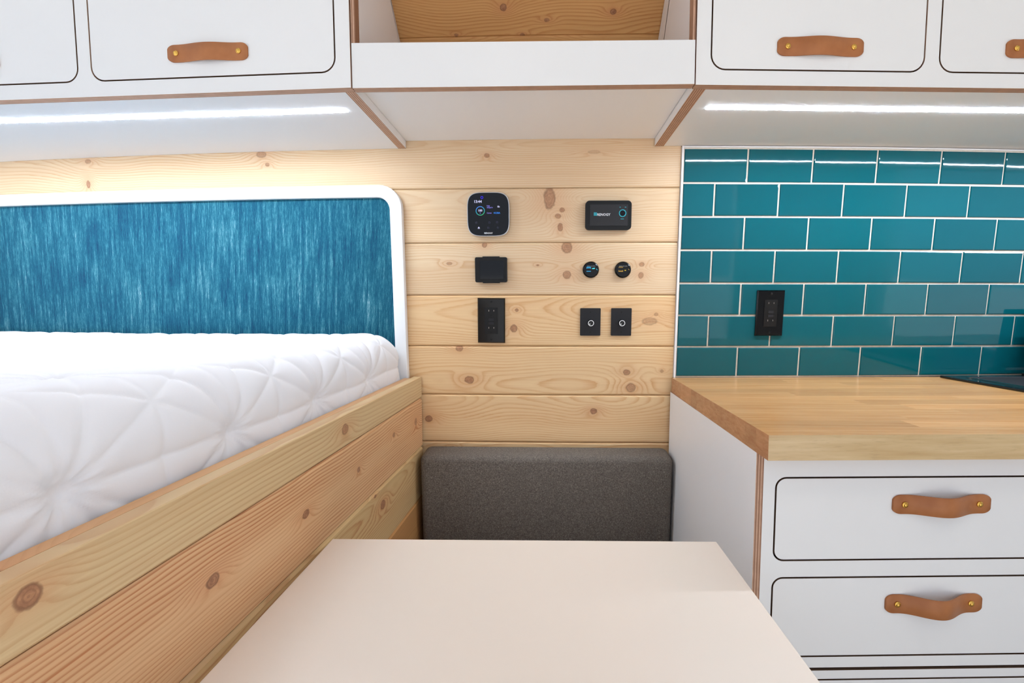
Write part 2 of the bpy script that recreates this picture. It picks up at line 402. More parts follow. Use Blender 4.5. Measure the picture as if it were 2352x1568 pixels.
for i in range(len(joints) - 1):
    z1, z0 = joints[i], joints[i + 1]; c = 0.0036; g = 0.0004
    zc = (z0 + z1) / 2 + rnd.uniform(-0.05, 0.05)
    m = pine('pine_wall_board', wknots.get(i, ()), seed=rnd.uniform(0, 40), zc=zc, h0=rnd.uniform(0.02, 0.05), slope=rnd.uniform(-0.03, 0.03), freq=rnd.uniform(150, 200), contrast=0.72,
             light=(233, 207, 170) if i < 4 else (242, 209, 160), dark=(208, 156, 104) if i < 4 else (212, 148, 90))
    prof = [(-0.014, z0 + g), (-c, z0 + g), (-0.0008, z0 + c * 0.7), (0, z0 + c * 1.3), (0, z1 - c * 1.3), (-0.0008, z1 - c * 0.7), (-c, z1 - g), (-0.014, z1 - g)]
    strip('board', -1.94, 0.3254, prof, m, wall, WP)
# slanted upper wall behind the open shelf
SL = 1.1
def SP(x, w, off=0.0):     # w runs up the slope from z = 1.652
    k = math.hypot(1, SL); z = 1.652 + w / k; y = -0.028 - SL * (z - 1.652) + CC * x * x
    return (x, y - off / k, z - off * SL / k)
slope = bpy.data.objects.new('wall_slope', None); COL.objects.link(slope); structure(slope, 'slanted knotty pine boards of the upper van wall')
def slope_at(u, v):
    r = ray(u, v); k = math.hypot(1, SL); t = 1.0
    for _ in range(25):
        p = CAM + t * r; g = p[1] - (-0.028 - SL * (p[2] - 1.652) + CC * p[0] ** 2); t -= g / (r[1] + SL * r[2])
    p = CAM + t * r; return float(p[0]), float((p[2] - 1.652) * k)
wj = slope_at(1200, 83)[1]
ws = [0.0, wj, wj + 0.13, wj + 0.26, wj + 0.39]
for i in range(4):
    w0, w1 = ws[i], ws[i + 1]; c = 0.003; kn = []
    if i == 1: kn = [(*slope_at(u, v), rx * .001, rz * .00062, d) for u, v, rx, rz, d in [(1156, 17, 7, 8, 1.0), (1409, 27, 7, 6, 1.0), (1256, 46, 6, 4, .8), (1048, 80, 5, 3, .8), (1200, 79, 5, 3, .8)]]
    # grain is read in mesh coordinates, so the knots use height instead of slope distance
    kk = math.hypot(1, SL); kn = [(x, 1.652 + w / kk, rx, rz, d) for x, w, rx, rz, d in kn]
    m = pine('pine_slope_board', kn, seed=3.3 + i * 7, zc=1.652 + (w0 + w1) / 2 / kk, h0=0.02, slope=0.0, freq=230, contrast=0.95, light=(222, 172, 112), dark=(188, 122, 64))
    strip('board', -1.94, 2.15, [(-0.014, w0), (-c, w0), (0, w0 + c), (0, w1 - c), (-c, w1), (-0.014, w1)], m, slope, SP)

CEIL = 1.945
fl = structure(link('floor', box_me('floor', -1.95, 2.2, -1.8, 0.25, -0.06, 0.0), M['floor']), 'tan vinyl van floor')
ce = structure(link('ceiling', box_me('ceiling', -1.95, 2.2, -1.8, 0.3, CEIL, CEIL + 0.05), M['shell']), 'white van ceiling')
def opening(name, label, mat, w, h, hole, mw, t=0.06):
    o = link(name, plate_me(name, [(0, 0), (w, 0), (w, h), (0, h)], [rrect(*hole, 0.08)], 0, t), [mat, mat], None, mw); return structure(o, label)
# side of the van behind the camera, with its sliding door open
opening('wall_front', 'van side with open sliding door behind the camera', M['shell'], 4.15, CEIL, (0.95, 3.25, 0.08, 1.78), Matrix.Translation((-1.95, -1.86, 0)))
opening('wall_left', 'rear van end with open window beside the bed', M['shell'], 2.0, CEIL, (0.06, 1.80, 0.60, 1.90), Matrix.Translation((-1.95, -1.8, 0)) @ Matrix.Rotation(math.pi / 2, 4, 'Z'))
opening('wall_right', 'front van end opening to the cab', M['shell'], 2.0, CEIL, (0.3, 1.25, 0.75, 1.75), Matrix.Translation((2.26, -1.8, 0)) @ Matrix.Rotation(math.pi / 2, 4, 'Z'))
gr = structure(link('ground', mesh('ground', [(-25, -25, -0.5), (25, -25, -0.5), (25, 25, -0.5), (-25, 25, -0.5)], [(0, 1, 2, 3)]), M['ground']), 'pale gravel ground outside the van')
portal((0.15, -1.87, 0.93), (math.radians(90), 0, 0), 2.3, 1.70)
portal((-2.02, -0.87, 1.25), (math.radians(90), 0, math.radians(-90)), 1.74, 1.30)
portal((2.22, -1.02, 1.25), (math.radians(90), 0, math.radians(90)), 0.95, 1.0)

# ------------------------------------------------------------------ leather handles
def strap_me(length, width, spacing, bulge, thick=0.0028, skew=0.0):
    v, f = [], []; hl = length / 2; R = width / 2; cap = 0.0135
    ee = [cap * (1 - math.cos(math.pi / 2 * q / 9)) for q in range(9)]
    ss = [-hl + e for e in ee] + [-hl + cap + (length - 2 * cap) * q / 34 for q in range(35)] + [hl - e for e in reversed(ee)]; n = len(ss) - 1
    def out(s):
        a = abs(s)
        return bulge * 0.5 * (1 + math.cos(math.pi * min(1, a / (spacing * 0.49)))) if a < spacing * 0.49 else 0.0
    for i in range(n + 1):
        s = ss[i]; e = hl - abs(s)
        w = R if e >= cap else R * (0.40 + 0.60 * math.sqrt(max(0.0, 1 - ((cap - e) / cap) ** 2)))
        o = out(s)
        for y in (-o, -o - thick):
            v.append((s, y, -w)); v.append((s, y, w))
    for i in range(n):
        a, b = i * 4, i * 4 + 4
        f += [(a + 2, b + 2, b + 3, a + 3), (a + 1, b + 1, b, a), (a, b, b + 2, a + 2), (a + 3, b + 3, b + 1, a + 1)]
    f += [(0, 2, 3, 1), (n * 4 + 1, n * 4 + 3, n * 4 + 2, n * 4)]
    me = mesh('handle', v, f); bm = bmesh.new(); bm.from_mesh(me); bpy.data.meshes.remove(me)
    me = from_bm('handle', bm)
    return me
screw_me = lathe_me('screw', [(0.0046, 0.0), (0.0048, -0.0012), (0.0042, -0.0019), (0.0032, -0.0016), (0.0030, -0.0026), (0.0020, -0.0036), (0.0008, -0.0039)], 20)
screw_me.materials.append(M['brass'])
for p_ in screw_me.polygons: p_.use_smooth = True
def handle(parent, xc, zc, spacing, length, width, bulge, y=0.0, rot=0.0):
    mw = Matrix.Translation((xc, y, zc)) @ Matrix.Rotation(rot, 4, 'Y')
    h = link('handle', strap_me(length, width, spacing, bulge), M['leather'], parent, mw, True); h['label'] = 'tan leather strap handle'
    bv = h.modifiers.new('edge', 'BEVEL'); bv.width = 0.0005; bv.segments = 1
    for s in (-1, 1):
        o = bpy.data.objects.new('screw', screw_me); COL.objects.link(o); o.parent = parent
        o.matrix_local = mw @ Matrix.Translation((s * spacing / 2, -0.0028, 0)); o['label'] = 'brass screw'
def front_panel(parent, x0, x1, z0, z1, r, name, t=0.016, gap=0.0027):
    return link(name, plate_me(name, rrect(x0 + gap, x1 - gap, z0 + gap, z1 - gap, r - gap, 7), [], 0.0, t), [M['white_front'], M['ply_dark']], parent)

# ------------------------------------------------------------------ upper cabinets
ZB = 1.4826
def yz_side(x, yf):
    pts = [(yf, ZB), (wy(x, ZB, 0.002), ZB), (wy(x, 1.64, 0.002), 1.64)]
    for w in (0.02, 0.42): p = SP(x, w, 0.003); pts.append((p[1], p[2]))
    pts.append((yf, CEIL - 0.002)); return pts
# left cabinet
aL = -2.96
mwL = Matrix.Translation((-0.3459, -0.3567, 0)) @ Matrix.Rotation(math.radians(aL), 4, 'Z')
cabL = thing('overhead_cabinet', 'white overhead cabinet with leather pulls above the bed', 'cabinet', mwL)
dl = [(-0.4925, -0.0265), (-0.983, -0.5170), (-1.47, -1.0075)]
link('front_frame', plate_me('front_frame', [(-1.58, ZB), (0, ZB), (0, CEIL - 0.003), (-1.58, CEIL - 0.003)], [rrect(a, b, 1.5088, 1.83, 0.026, 7) for a, b in dl], 0, 0.018), [M['white_front'], M['ply_y']], cabL)
def wx(mw, x, y): p = mw @ Vector((x, y, 0)); return p.x, p.y
ptsL = [wx(mwL, 0.0, 0.018)] + [wx(mwL, -1.58, 0.018)] + [(x, wy(x, ZB, 0.001)) for x in np.linspace(-1.92, -0.3637, 14)]
ptsL[0] = (-0.3637, wx(mwL, -0.0178, 0.018)[1])
inv = mwL.inverted()
link('bottom_panel', prism_z('bottom_panel', ptsL, ZB + 0.0006, ZB + 0.014), [M['white'], M['white']], cabL, inv)
link('side_panel', prism_x('side_panel', yz_side(-0.355, wx(mwL, -0.01, 0.018)[1] + 0.0004), -0.3637, -0.3454), [M['white'], M['ply_x']], cabL, inv)
for k, (a, b) in enumerate(dl):
    d = front_panel(cabL, a, b, 1.5088, 1.83, 0.026, 'door')
    if k == 0: handle(d, -0.2632, 1.5513, 0.1184, 0.152, 0.0300, 0.006, rot=math.radians(0.2))
    elif k == 1: handle(d, -0.7500, 1.5513, 0.1184, 0.152, 0.0300, 0.006)
# right cabinet
mwR = Matrix.Translation((0.2591, -0.3519, 0)) @ Matrix.Rotation(math.radians(2.99), 4, 'Z')
cabR = thing('overhead_cabinet', 'white overhead cabinet with leather pulls above the teal tiles', 'cabinet', mwR)
dr = [(0.0250, 0.4055), (0.4300, 0.8105), (0.835, 1.2155)]
link('front_frame', plate_me('front_frame', [(0, ZB), (1.7, ZB), (1.7, CEIL - 0.003), (0, CEIL - 0.003)], [rrect(a, b, 1.5072, 1.83, 0.026, 7) for a, b in dr], 0, 0.018), [M['white_front'], M['ply_y']], cabR)
inv = mwR.inverted()
ptsR = [(0.2826, wx(mwR, 0.0235, 0.018)[1]), wx(mwR, 1.7, 0.018)] + [(x, wy(x, ZB, 0.001)) for x in np.linspace(1.95, 0.2826, 14)]
link('bottom_panel', prism_z('bottom_panel', ptsR, ZB + 0.0006, ZB + 0.014), [M['white'], M['white']], cabR, inv)
link('side_panel', prism_x('side_panel', yz_side(0.273, wx(mwR, 0.014, 0.018)[1] + 0.0004), 0.2608, 0.2826), [M['white'], M['ply_x']], cabR, inv)
for k, (a, b) in enumerate(dr):
    d = front_panel(cabR, a, b, 1.5072, 1.83, 0.026, 'door')
    if k == 0: handle(d, 0.2172, 1.5475, 0.1165, 0.152, 0.0310, 0.006)
    elif k == 1: handle(d, 0.6245, 1.5490, 0.1165, 0.152, 0.0310, 0.006)
# open shelf between them
sh = thing('open_shelf', 'open white shelf with a front lip between the overhead cabinets', 'shelf')
YF = -0.3546
link('front_lip', plate_me('front_lip', [(-0.3440, ZB), (0.2562, ZB), (0.2562, 1.5562), (-0.3440, 1.5590)], [], YF, YF + 0.018), [M['white_front'], M['ply_y']], sh)
link('shelf_floor', prism_z('shelf_floor', [(-0.3450, YF + 0.0184), (0.2600, YF + 0.0230)] + [(x, wy(x, 1.5, 0.001)) for x in np.linspace(0.2600, -0.3450, 6)], 1.5006, 1.513), [M['white'], M['white']], sh)
def inner(x, yf): return [(yf, 1.514)] + [(wy(x, 1.514, 0.002), 1.514), (wy(x, 1.64, 0.002), 1.64)] + [(SP(x, w, 0.003)[1], SP(x, w, 0.003)[2]) for w in (0.02, 0.42)] + [(yf, CEIL - 0.002)]
link('side_panel', prism_x('side_panel', inner(-0.34, YF + 0.0195), -0.3448, -0.3366), [M['white'], M['ply_x']], sh)
link('side_panel', prism_x('side_panel', inner(0.255, YF + 0.0225), 0.2516, 0.2588), [M['white'], M['ply_x']], sh)
link('edge_strip', box_me('edge_strip', -0.3438, -0.3367, YF, YF + 0.0186, 1.5592, CEIL - 0.003), M['ply_x'], sh)
link('edge_strip', box_me('edge_strip', 0.2516, 0.2560, YF, YF + 0.0220, 1.5564, CEIL - 0.003), M['ply_x'], sh)

# LED strips under the cabinets
def led(label, p0, p1, w=0.0130):
    a, b = Vector(p0), Vector(p1); L = (b - a).length; ang = math.atan2(b.y - a.y, b.x - a.x)
    t = thing('led_strip_light', label, 'light', Matrix.Translation((a.x, a.y, ZB)) @ Matrix.Rotation(ang, 4, 'Z'), 'strip lights under the overhead cabinets')
    link('diffuser', box_me('diffuser', 0.001, L - 0.001, -w / 2, w / 2, -0.0003, 0.0005), M['led'], t)
    link('channel', plate_me('channel', [(0, -0.5 * w - 0.001), (L, -0.5 * w - 0.001), (L, 0.5 * w + 0.001), (0, 0.5 * w + 0.001)], [], 0, 0.0012, fn=lambda x, y, z: (x, z, y * 0.25 + 0.0001)), [M['alu'], M['alu']], t)
led('lit strip light under the overhead cabinet above the bed', (-0.394, -0.2545), (-1.66, -0.1895))
led('lit strip light under the overhead cabinet above the teal tiles', (0.3105, -0.2500), (1.65, -0.178))

# ------------------------------------------------------------------ headboard
hb = thing('headboard', 'white framed headboard with teal streaked fabric behind the bed', 'headboard', Matrix.Identity(4))
HX0, HX1, HZ0, HZ1 = -1.80, -0.357, 0.86, 1.3935
def ring_me(name, x0, x1, z0, z1, wx_, wz_, ro, ri, b0, b1):
    def loop(x0, x1, z0, z1, r):
        c = rrect(x0, x1, z0, z1, r, 8); out = []
        for s in range(4):
            out += c[s * 9:s * 9 + 9]; a, b = c[s * 9 + 8], c[(s * 9 + 9) % 36]
            out += [(a[0] + (b[0] - a[0]) * q / 16, a[1] + (b[1] - a[1]) * q / 16) for q in range(1, 16)]
        return out
    o, i = loop(x0, x1, z0, z1, ro), loop(x0 + wx_, x1 - wx_, z0 + wz_, z1 - wz_, ri); n = len(o)
    v = [WP(*p, b1) for p in o] + [WP(*p, b1) for p in i] + [WP(*p, b0) for p in i] + [WP(*p, b0) for p in o]
    f = [(k * n + q, k * n + (q + 1) % n, ((k + 1) % 4) * n + (q + 1) % n, ((k + 1) % 4) * n + q) for k in range(4) for q in range(n)]
    me = mesh(name, v, f); bm = bmesh.new(); bm.from_mesh(me); bpy.data.meshes.remove(me); return from_bm(name, bm)
fm = link('frame', ring_me('frame', HX0, HX1, HZ0, HZ1, 0.030, 0.0295, 0.055, 0.030, 0.001, 0.020), M['frame_white'], hb)
bv = fm.modifiers.new('edge', 'BEVEL'); bv.width = 0.002; bv.segments = 2; bv.limit_method = 'ANGLE'
strip('fabric_panel', HX0 + 0.02, HX1 - 0.02, [(0.001, HZ0 + 0.01), (0.010, HZ0 + 0.01), (0.010, HZ1 - 0.02), (0.001, HZ1 - 0.02)], M['fabric'], hb, WP)

# ------------------------------------------------------------------ tiled backsplash
bs = thing('tile_backsplash', 'teal subway tile backsplash with cream grout above the counter', 'backsplash', Matrix.Identity(4))
strip('grout', 0.3300, 2.0, [(-0.014, 0.9146), (0.0052, 0.9146), (0.0052, 1.4780), (-0.014, 1.4780)], M['grout'], bs, WP)
strip('edge_trim', 0.3262, 0.3300, [(-0.012, 0.9146), (0.0085, 0.9146), (0.0085, 1.4815), (-0.012, 1.4815)], M['frame_white'], bs, WP, 0.002)
strip('edge_trim', 0.3300, 2.0, [(-0.012, 1.4782), (0.0070, 1.4782), (0.0070, 1.4815), (-0.012, 1.4815)], M['frame_white'], bs, WP)
rows = [1.4770, 1.3958, 1.3160, 1.2357, 1.1541, 1.0738, 0.9940, 0.9170]
full = [0.3310, 0.4865, 0.6454, 0.8045, 0.9660, 1.1300, 1.2950, 1.46, 1.625, 1.79, 1.955]
half = [0.3310, 0.4090, 0.5670, 0.7270, 0.8860, 1.0480, 1.2110, 1.375, 1.54, 1.705, 1.87]
rt_ = random.Random(11)
def tile_me(w, h):
    bm = bmesh.new(); bmesh.ops.create_cube(bm, size=1)
    for v in bm.verts: v.co = (v.co.x * w, v.co.y * 0.010 - 0.003, v.co.z * h)
    ed = [e for e in bm.edges if all(v.co.y < -0.005 for v in e.verts)]
    bmesh.ops.bevel(bm, geom=ed, offset=0.0022, segments=2, profile=0.5, affect='EDGES')
    ve = [e for e in bm.edges if abs(e.verts[0].co.x - e.verts[1].co.x) < 1e-6 and abs(e.verts[0].co.z - e.verts[1].co.z) < 1e-6 and abs(abs(e.verts[0].co.x) - w / 2) < 1e-6]
    return from_bm('tile', bm)
cache = {}
for i in range(7):
    xs = full if i % 2 == 0 else half
    z1, z0 = rows[i], rows[i + 1]
    for j in range(len(xs) - 1):
        a, b = xs[j] + (0.0018 if j else 0.0012), xs[j + 1] - 0.0018
        h = z1 - z0 - 0.0042 - rt_.uniform(0, 0.0006); w = b - a - rt_.uniform(0, 0.0006); key = (round(w, 3), round(h, 3))
        if key not in cache: cache[key] = tile_me(*key); cache[key].materials.append(M['tile'])
        o = bpy.data.objects.new('tile', cache[key]); COL.objects.link(o); o.parent = bs
        o.matrix_local = wall_matrix((a + b) / 2, (z0 + z1) / 2, 0.0) @ Matrix.Rotation(math.radians(rt_.uniform(-0.14, 0.14)), 4, 'X') @ Matrix.Rotation(math.radians(rt_.uniform(-0.14, 0.14)), 4, 'Z') @ Matrix.Rotation(math.radians(rt_.uniform(-0.12, 0.12)), 4, 'Y')

# ------------------------------------------------------------------ worktop, base cabinet, hob
ct = thing('countertop', 'maple butcher block countertop below the teal tiles', 'countertop', Matrix.Translation((0.3179, -0.547, 0.9143)))
ca, sa = math.cos(math.radians(2.588)), math.sin(math.radians(2.588))
def cp(s, t, z): return (s * ca + t * 0.0035 / 0.555, s * sa + t, z)
def stave(s0, s1, t0, t1, first, name='stave'):
    v = [cp(s, t, z) for z in (-0.037, 0) for s, t in ((s0, t0), (s1, t0), (s1, t1), (s0, t1))]
    me = mesh(name, v, [(3, 2, 1, 0), (4, 5, 6, 7), (0, 1, 5, 4), (1, 2, 6, 5), (2, 3, 7, 6), (3, 0, 4, 7)], [0, 0, 1, 2, 0, 2])
    return link(name, me, [M['maple'], M['maple_front'], M['maple_end']], ct)
rs = random.Random(21); nrow = 13
for k in range(nrow):
    t0, t1 = 0.5545 * k / nrow, 0.5545 * (k + 1) / nrow
    s = 0.0; cuts = [0.0]
    if k == 0: cuts = [0, 1.55]
    else:
        s = rs.uniform(0.18, 0.62)
        while s < 1.45: cuts.append(s); s += rs.uniform(0.35, 0.7)
        cuts.append(1.55)
    for a, b in zip(cuts[:-1], cuts[1:]): stave(a, b, t0, t1, k == 0)
# base cabinet
mwD = Matrix.Translation((0.3314, -0.5048, 0)) @ Matrix.Rotation(math.radians(2.588), 4, 'Z')
bc = thing('base_cabinet', 'white base cabinet with drawers and leather pulls under the countertop', 'cabinet', mwD)
W = 1.50; ZT = 0.8768
link('front_frame', plate_me('front_frame', [(0, 0.5304), (W, 0.5304), (W, ZT), (0, ZT)],
     [rrect(0.0185, 0.62, 0.7048, 0.8383, 0.017, 7), rrect(0.0185, 0.62, 0.5478, 0.6794, 0.017, 7), rrect(0.66, 1.26, 0.5478, 0.8383, 0.017, 7)], 0, 0.012), [M['white_front'], M['ply_dark']], bc)
link('lower_frame', plate_me('lower_frame', [(0, 0.06), (W, 0.06), (W, 0.5253), (0, 0.5253)], [rrect(0.0185, 0.62, 0.12, 0.5114, 0.017, 7), rrect(0.66, 1.26, 0.12, 0.5114, 0.017, 7)], 0, 0.012), [M['white_front'], M['ply_dark']], bc)
link('frame_spacer', box_me('frame_spacer', 0.0, W, 0.009, 0.020, 0.5258, 0.5300), M['ply_dark'], bc)
def drawer(x0, x1, z0, z1, hx=None, hz=None, bulge=0.0, name='drawer'):
    d = front_panel(bc, x0, x1, z0, z1, 0.017, name, 0.012, 0.0028)
    link('drawer_box' if name == 'drawer' else 'door_back', box_me('drawer_box', x0 + 0.02, x1 - 0.02, 0.0125, 0.30 if name == 'drawer' else 0.02, z0 + 0.015, z1 - 0.02), M['ply_dark'], d)
    if hx: handle(d, hx, hz, 0.1165, 0.153, 0.0298, bulge)
drawer(0.0185, 0.62, 0.7048, 0.8383, 0.2772 , 0.7945, 0.016)
drawer(0.0185, 0.62, 0.5478, 0.6794, 0.2745, 0.6350, 0.019)
drawer(0.0185, 0.62, 0.12, 0.5114)
drawer(0.66, 1.26, 0.5478, 0.8383, name='door'); drawer(0.66, 1.26, 0.12, 0.5114, name='door')
inv = mwD.inverted()
sp_ = [(-0.5053, 0.0), (0.035, 0.0), (0.012, ZT), (-0.5053, ZT)]
link('side_panel', prism_x('side_panel', sp_, 0.3196, 0.3313), [M['white'], M['ply_x']], bc, inv)
link('back_panel', box_me('back_panel', 0.03, W, 0.46, 0.47, 0.06, ZT - 0.01), M['ply_dark'], bc)
link('toe_kick', box_me('toe_kick', 0.01, W, 0.05, 0.06, 0.0, 0.10), M['black_matte'], bc)
link('end_panel', box_me('end_panel', W - 0.012, W, 0.0125, 0.46, 0.0, ZT), M['white'], bc)
# hob with its glass lid raised
hz = 0.9143
hob = thing('hob', 'smoked glass hob with raised lid set on the countertop by the wall', 'hob', Matrix.Translation((1.0235, -0.36, hz)) @ Matrix.Rotation(math.radians(2.6), 4, 'Z'))
link('glass_top', box_me('glass_top', 0, 0.50, 0, 0.385, 0.0004, 0.006, 0.0015, 2), M['stove_glass'], hob)
link('inner_pan', box_me('inner_pan', 0.035, 0.47, 0.03, 0.345, 0.0062, 0.0072), M['black_matte'], hob)
link('rim', plate_me('rim', rrect(0.03, 0.475, 0.025, 0.35, 0.01, 3), [rrect(0.034, 0.471, 0.029, 0.346, 0.008, 3)], 0, 0.002, fn=lambda x, y, z: (x, z, 0.0062 + y)), [M['chrome'], M['chrome']], hob)
link('lid', box_me('lid', 0.215, 0.48, 0.367, 0.372, 0.012, 0.17, 0.0015, 2), M['stove_glass'], hob, Matrix.Identity(4))
link('hinge', box_me('hinge', 0.205, 0.245, 0.362, 0.378, 0.0055, 0.0125, 0.001, 1), M['black'], hob)
for bx_, by_ in ((0.15, 0.19), (0.35, 0.19)):
    link('burner', lathe_me('burner', [(0.05, 0.0), (0.05, 0.008), (0.03, 0.016), (0.005, 0.016)], 24), M['black_matte'], hob, Matrix.Translation((bx_, by_, 0.0072)) @ Matrix.Rotation(math.pi / 2, 4, 'X'))

# ------------------------------------------------------------------ bed: rail, mattress
rail = thing('bed_rail', 'pine plank rail enclosing the mattress beside the table', 'rail', Matrix.Translation((-0.3254, 0.0120, 0.0)) @ Matrix.Rotation(math.atan2(-0.9992, -0.0391), 4, 'Z'))
# local x runs from the wall towards the camera, local +y to the bench side
RL = 1.72
def RK(s, z, rx, rz, d=0.9): return (s, z, rx, rz, d)
rk = [[RK(0.9355, 0.8965, .0095, .0085, .95), RK(0.443, 0.8888, .012, .009, .8)],
      [RK(0.762, 0.8067, .010, .007, 1.0), RK(0.575, 0.7977, .009, .006, 1.0), RK(0.394, 0.8013, .006, .005, .9), RK(0.210, 0.8162, .007, .005, .9), RK(0.054, 0.8076, .009, .009, .8)],
      [RK(0.282, 0.6891, .012, .009, 1.0), RK(0.321, 0.722, .006, .003, .9)], [], []]
rz_ = [0.9144, 0.8570, 0.7290, 0.6000, 0.4710, 0.3420]
cols = [((224, 198, 150), (186, 128, 82)), ((232, 190, 142), (184, 108, 58)), ((216, 184, 132), (176, 116, 68)), ((206, 152, 96), (164, 104, 58)), ((214, 170, 116), (170, 116, 70))]
for i in range(5):
    z1, z0 = rz_[i] - 0.0005, rz_[i + 1] + 0.0005; c = 0.004; th = 0.0195
    m = pine('pine_rail_plank', rk[i], seed=11.7 + 5.3 * i, zc=[1.02, 0.875, 0.70, 0.53, 0.40][i], h0=[0.02, 0.014, 0.03, 0.01, 0.02][i], wob=[0.010, 0.012, 0.014, 0.016, 0.016][i], freq=[150, 190, 210, 240, 200][i], contrast=[0.7, 1.0, 0.9, 1.0, 0.9][i], light=cols[i][0], dark=cols[i][1])
    cb = 0.0012 if i == 0 else c
    prof = [(0.0, z0), (-th, z0), (-th, z1), (-cb, z1), (0.0, z1 - cb), (0.0, z0 + c), (-c, z0)][1:]
    prof = [(-th, z0), (-th, z1), (-cb, z1), (0.0, z1 - cb), (0.0, z0 + c), (-c, z0)]
    v = [(x, y, z) for x in (0, RL) for y, z in prof]; n = 6
    f = [list(range(6)), [q + 6 for q in range(6)][::-1]] + [(q, (q + 1) % 6, (q + 1) % 6 + 6, q + 6) for q in range(6)]
    me = mesh('plank', v, f); bm = bmesh.new(); bm.from_mesh(me); bpy.data.meshes.remove(me)
    link('plank', from_bm('plank', bm), m, rail)
m = pine('pine_rail_backing', [RK(0.95, 0.91, .016, .02, .8)], seed=2.2, zc=0.9, h0=0.05, freq=150, contrast=0.5, light=(222, 172, 120), dark=(196, 138, 88))
link('backing_batten', box_me('backing_batten', 0.03, RL, -0.0355, -0.0200, 0.30, 0.9139), m, rail)

def make_mattress():
    ang = math.atan2(-0.0391, 0.9992)
    zt, r, zlow = 1.0215, 0.060, 0.900
    L = 0.21; NS = 300
    flat_w, side_h = 1.34, zt - r - zlow; arc = r * math.pi / 2
    tt = np.concatenate([np.linspace(0, flat_w - 0.35, 200)[:-1], np.linspace(flat_w - 0.35, flat_w + arc + side_h, 230)])
    sg = np.linspace(0, 1.60, 600)
    S, T = np.meshgrid(sg, tt, indexing='ij')
    def nz(a, b, seed):
        rg = np.random.RandomState(seed); o = 0
        for k in range(7): o = o + np.sin(a * rg.uniform(3, 26) + b * rg.uniform(-22, 22) + rg.uniform(0, 6)) * rg.uniform(.4, 1)
        return o / 4
    us = S + 0.010 * nz(S, T, 1); vt = T + 0.010 * nz(S, T, 2)
    def fam(th, per, off=0.0):
        q = (us * math.cos(th) + vt * math.sin(th)) / per + off
        return np.abs(q - np.round(q)) * per
    hgt = L * math.sqrt(3) / 2
    d1 = np.minimum.reduce([fam(math.radians(a), hgt) for a in (90, 150, 210)])
    d2 = np.minimum.reduce([fam(math.radians(a), L / 2) for a in (0, 60, 120)])
    # radial petals around each star
    puff = 0.0046 * (1 - np.exp(-d1 / 0.0075)) + 0.0034 * (1 - np.exp(-d2 / 0.006))
    # star centres pull in, with fine gathers
    b1 = np.round(vt / hgt); ucell = us - (b1 % 2) * L / 2; b2 = np.round(ucell / L)
    du = ucell - b2 * L; dv = vt - b1 * hgt; rr = np.hypot(du, dv); aa = np.arctan2(dv, du)
    puff = puff - 0.0040 * np.exp(-(rr / 0.016) ** 2) + 0.0010 * np.cos(aa * 24) * np.exp(-((rr - 0.018) / 0.014) ** 2)
    puff = puff + 0.0016 * nz(S * 2.3, T * 2.3, 7) + 0.0012 * nz(S * 5, T * 5, 9)
    # profile
    x = np.where(T <= flat_w, T, flat_w + r * np.sin(np.clip((T - flat_w) / r, 0, math.pi / 2)))
    z = np.where(T <= flat_w, zt, np.where(T <= flat_w + arc, zt - r + r * np.cos(np.clip((T - flat_w) / r, 0, math.pi / 2)), zt - r - (T - flat_w - arc)))
    nx = np.sin(np.clip((T - flat_w) / r, 0, math.pi / 2)); nzv = np.cos(np.clip((T - flat_w) / r, 0, math.pi / 2))
    soft = 0.006 * nz(S * .35, T * .35, 4)
    x = x - (flat_w + r) + nx * (puff + soft * 0.6); z = z + nzv * (puff + soft)
    end = np.clip(S / 0.045, 0, 1); drop = 0.03 * (1 - np.sqrt(np.clip(1 - (1 - end) ** 2, 0, 1)))
    z = z - drop * nzv; x = x - drop * nx * 0.3
    # local: u along rail, lateral x (0 at the rail's inner side)
    ox, oy = -0.3745, -0.012
    dx, dy = -0.0391, -0.9992
    PXw = ox + dx * S + x * 0.9992; PYw = oy + dy * S - x * 0.0391 * 1.0
    # keep the head end along the curved wall
    wl = np.array(wy(PXw, z, 0.024)) ; PYw = np.where(S < 0.30, PYw + (wl - (oy)) * (1 - S / 0.30) , PYw)
    PYw = np.minimum(PYw, wl)
    n0, n1 = S.shape
    v = np.stack([PXw, PYw, z], -1).reshape(-1, 3)
    i = np.arange(n0 - 1)[:, None] * n1 + np.arange(n1 - 1)[None, :]
    f = np.stack([i, i + n1, i + n1 + 1, i + 1], -1).reshape(-1, 4)
    me = bpy.data.meshes.new('quilted_top'); me.from_pydata(v.tolist(), [], f.tolist()); me.update()
    for p in me.polygons: p.use_smooth = True
    return me
mt = thing('mattress', 'white quilted mattress on the bed behind the pine rail', 'mattress', Matrix.Identity(4))
me = make_mattress(); me.flip_normals() if me.polygons[0].normal.z < 0 else None
link('quilted_cover', me, M['cotton'], mt)
core_pts = [(-1.76, -0.04 + 0.09), (-0.385, -0.05), (-0.445, -1.58), (-1.76, -1.58)]
link('mattress_core', prism_z('mattress_core', core_pts, 0.66, 0.965), [M['cotton'], M['cotton']], mt)
bb = thing('bed_platform', 'pine platform under the white mattress', 'bed', Matrix.Identity(4))
link('platform_box', prism_z('platform_box', [(-1.78, 0.03), (-0.372, 0.0), (-0.44, -1.62), (-1.78, -1.62)], 0.0, 0.655), [M['ply_dark'], M['ply_dark']], bb)

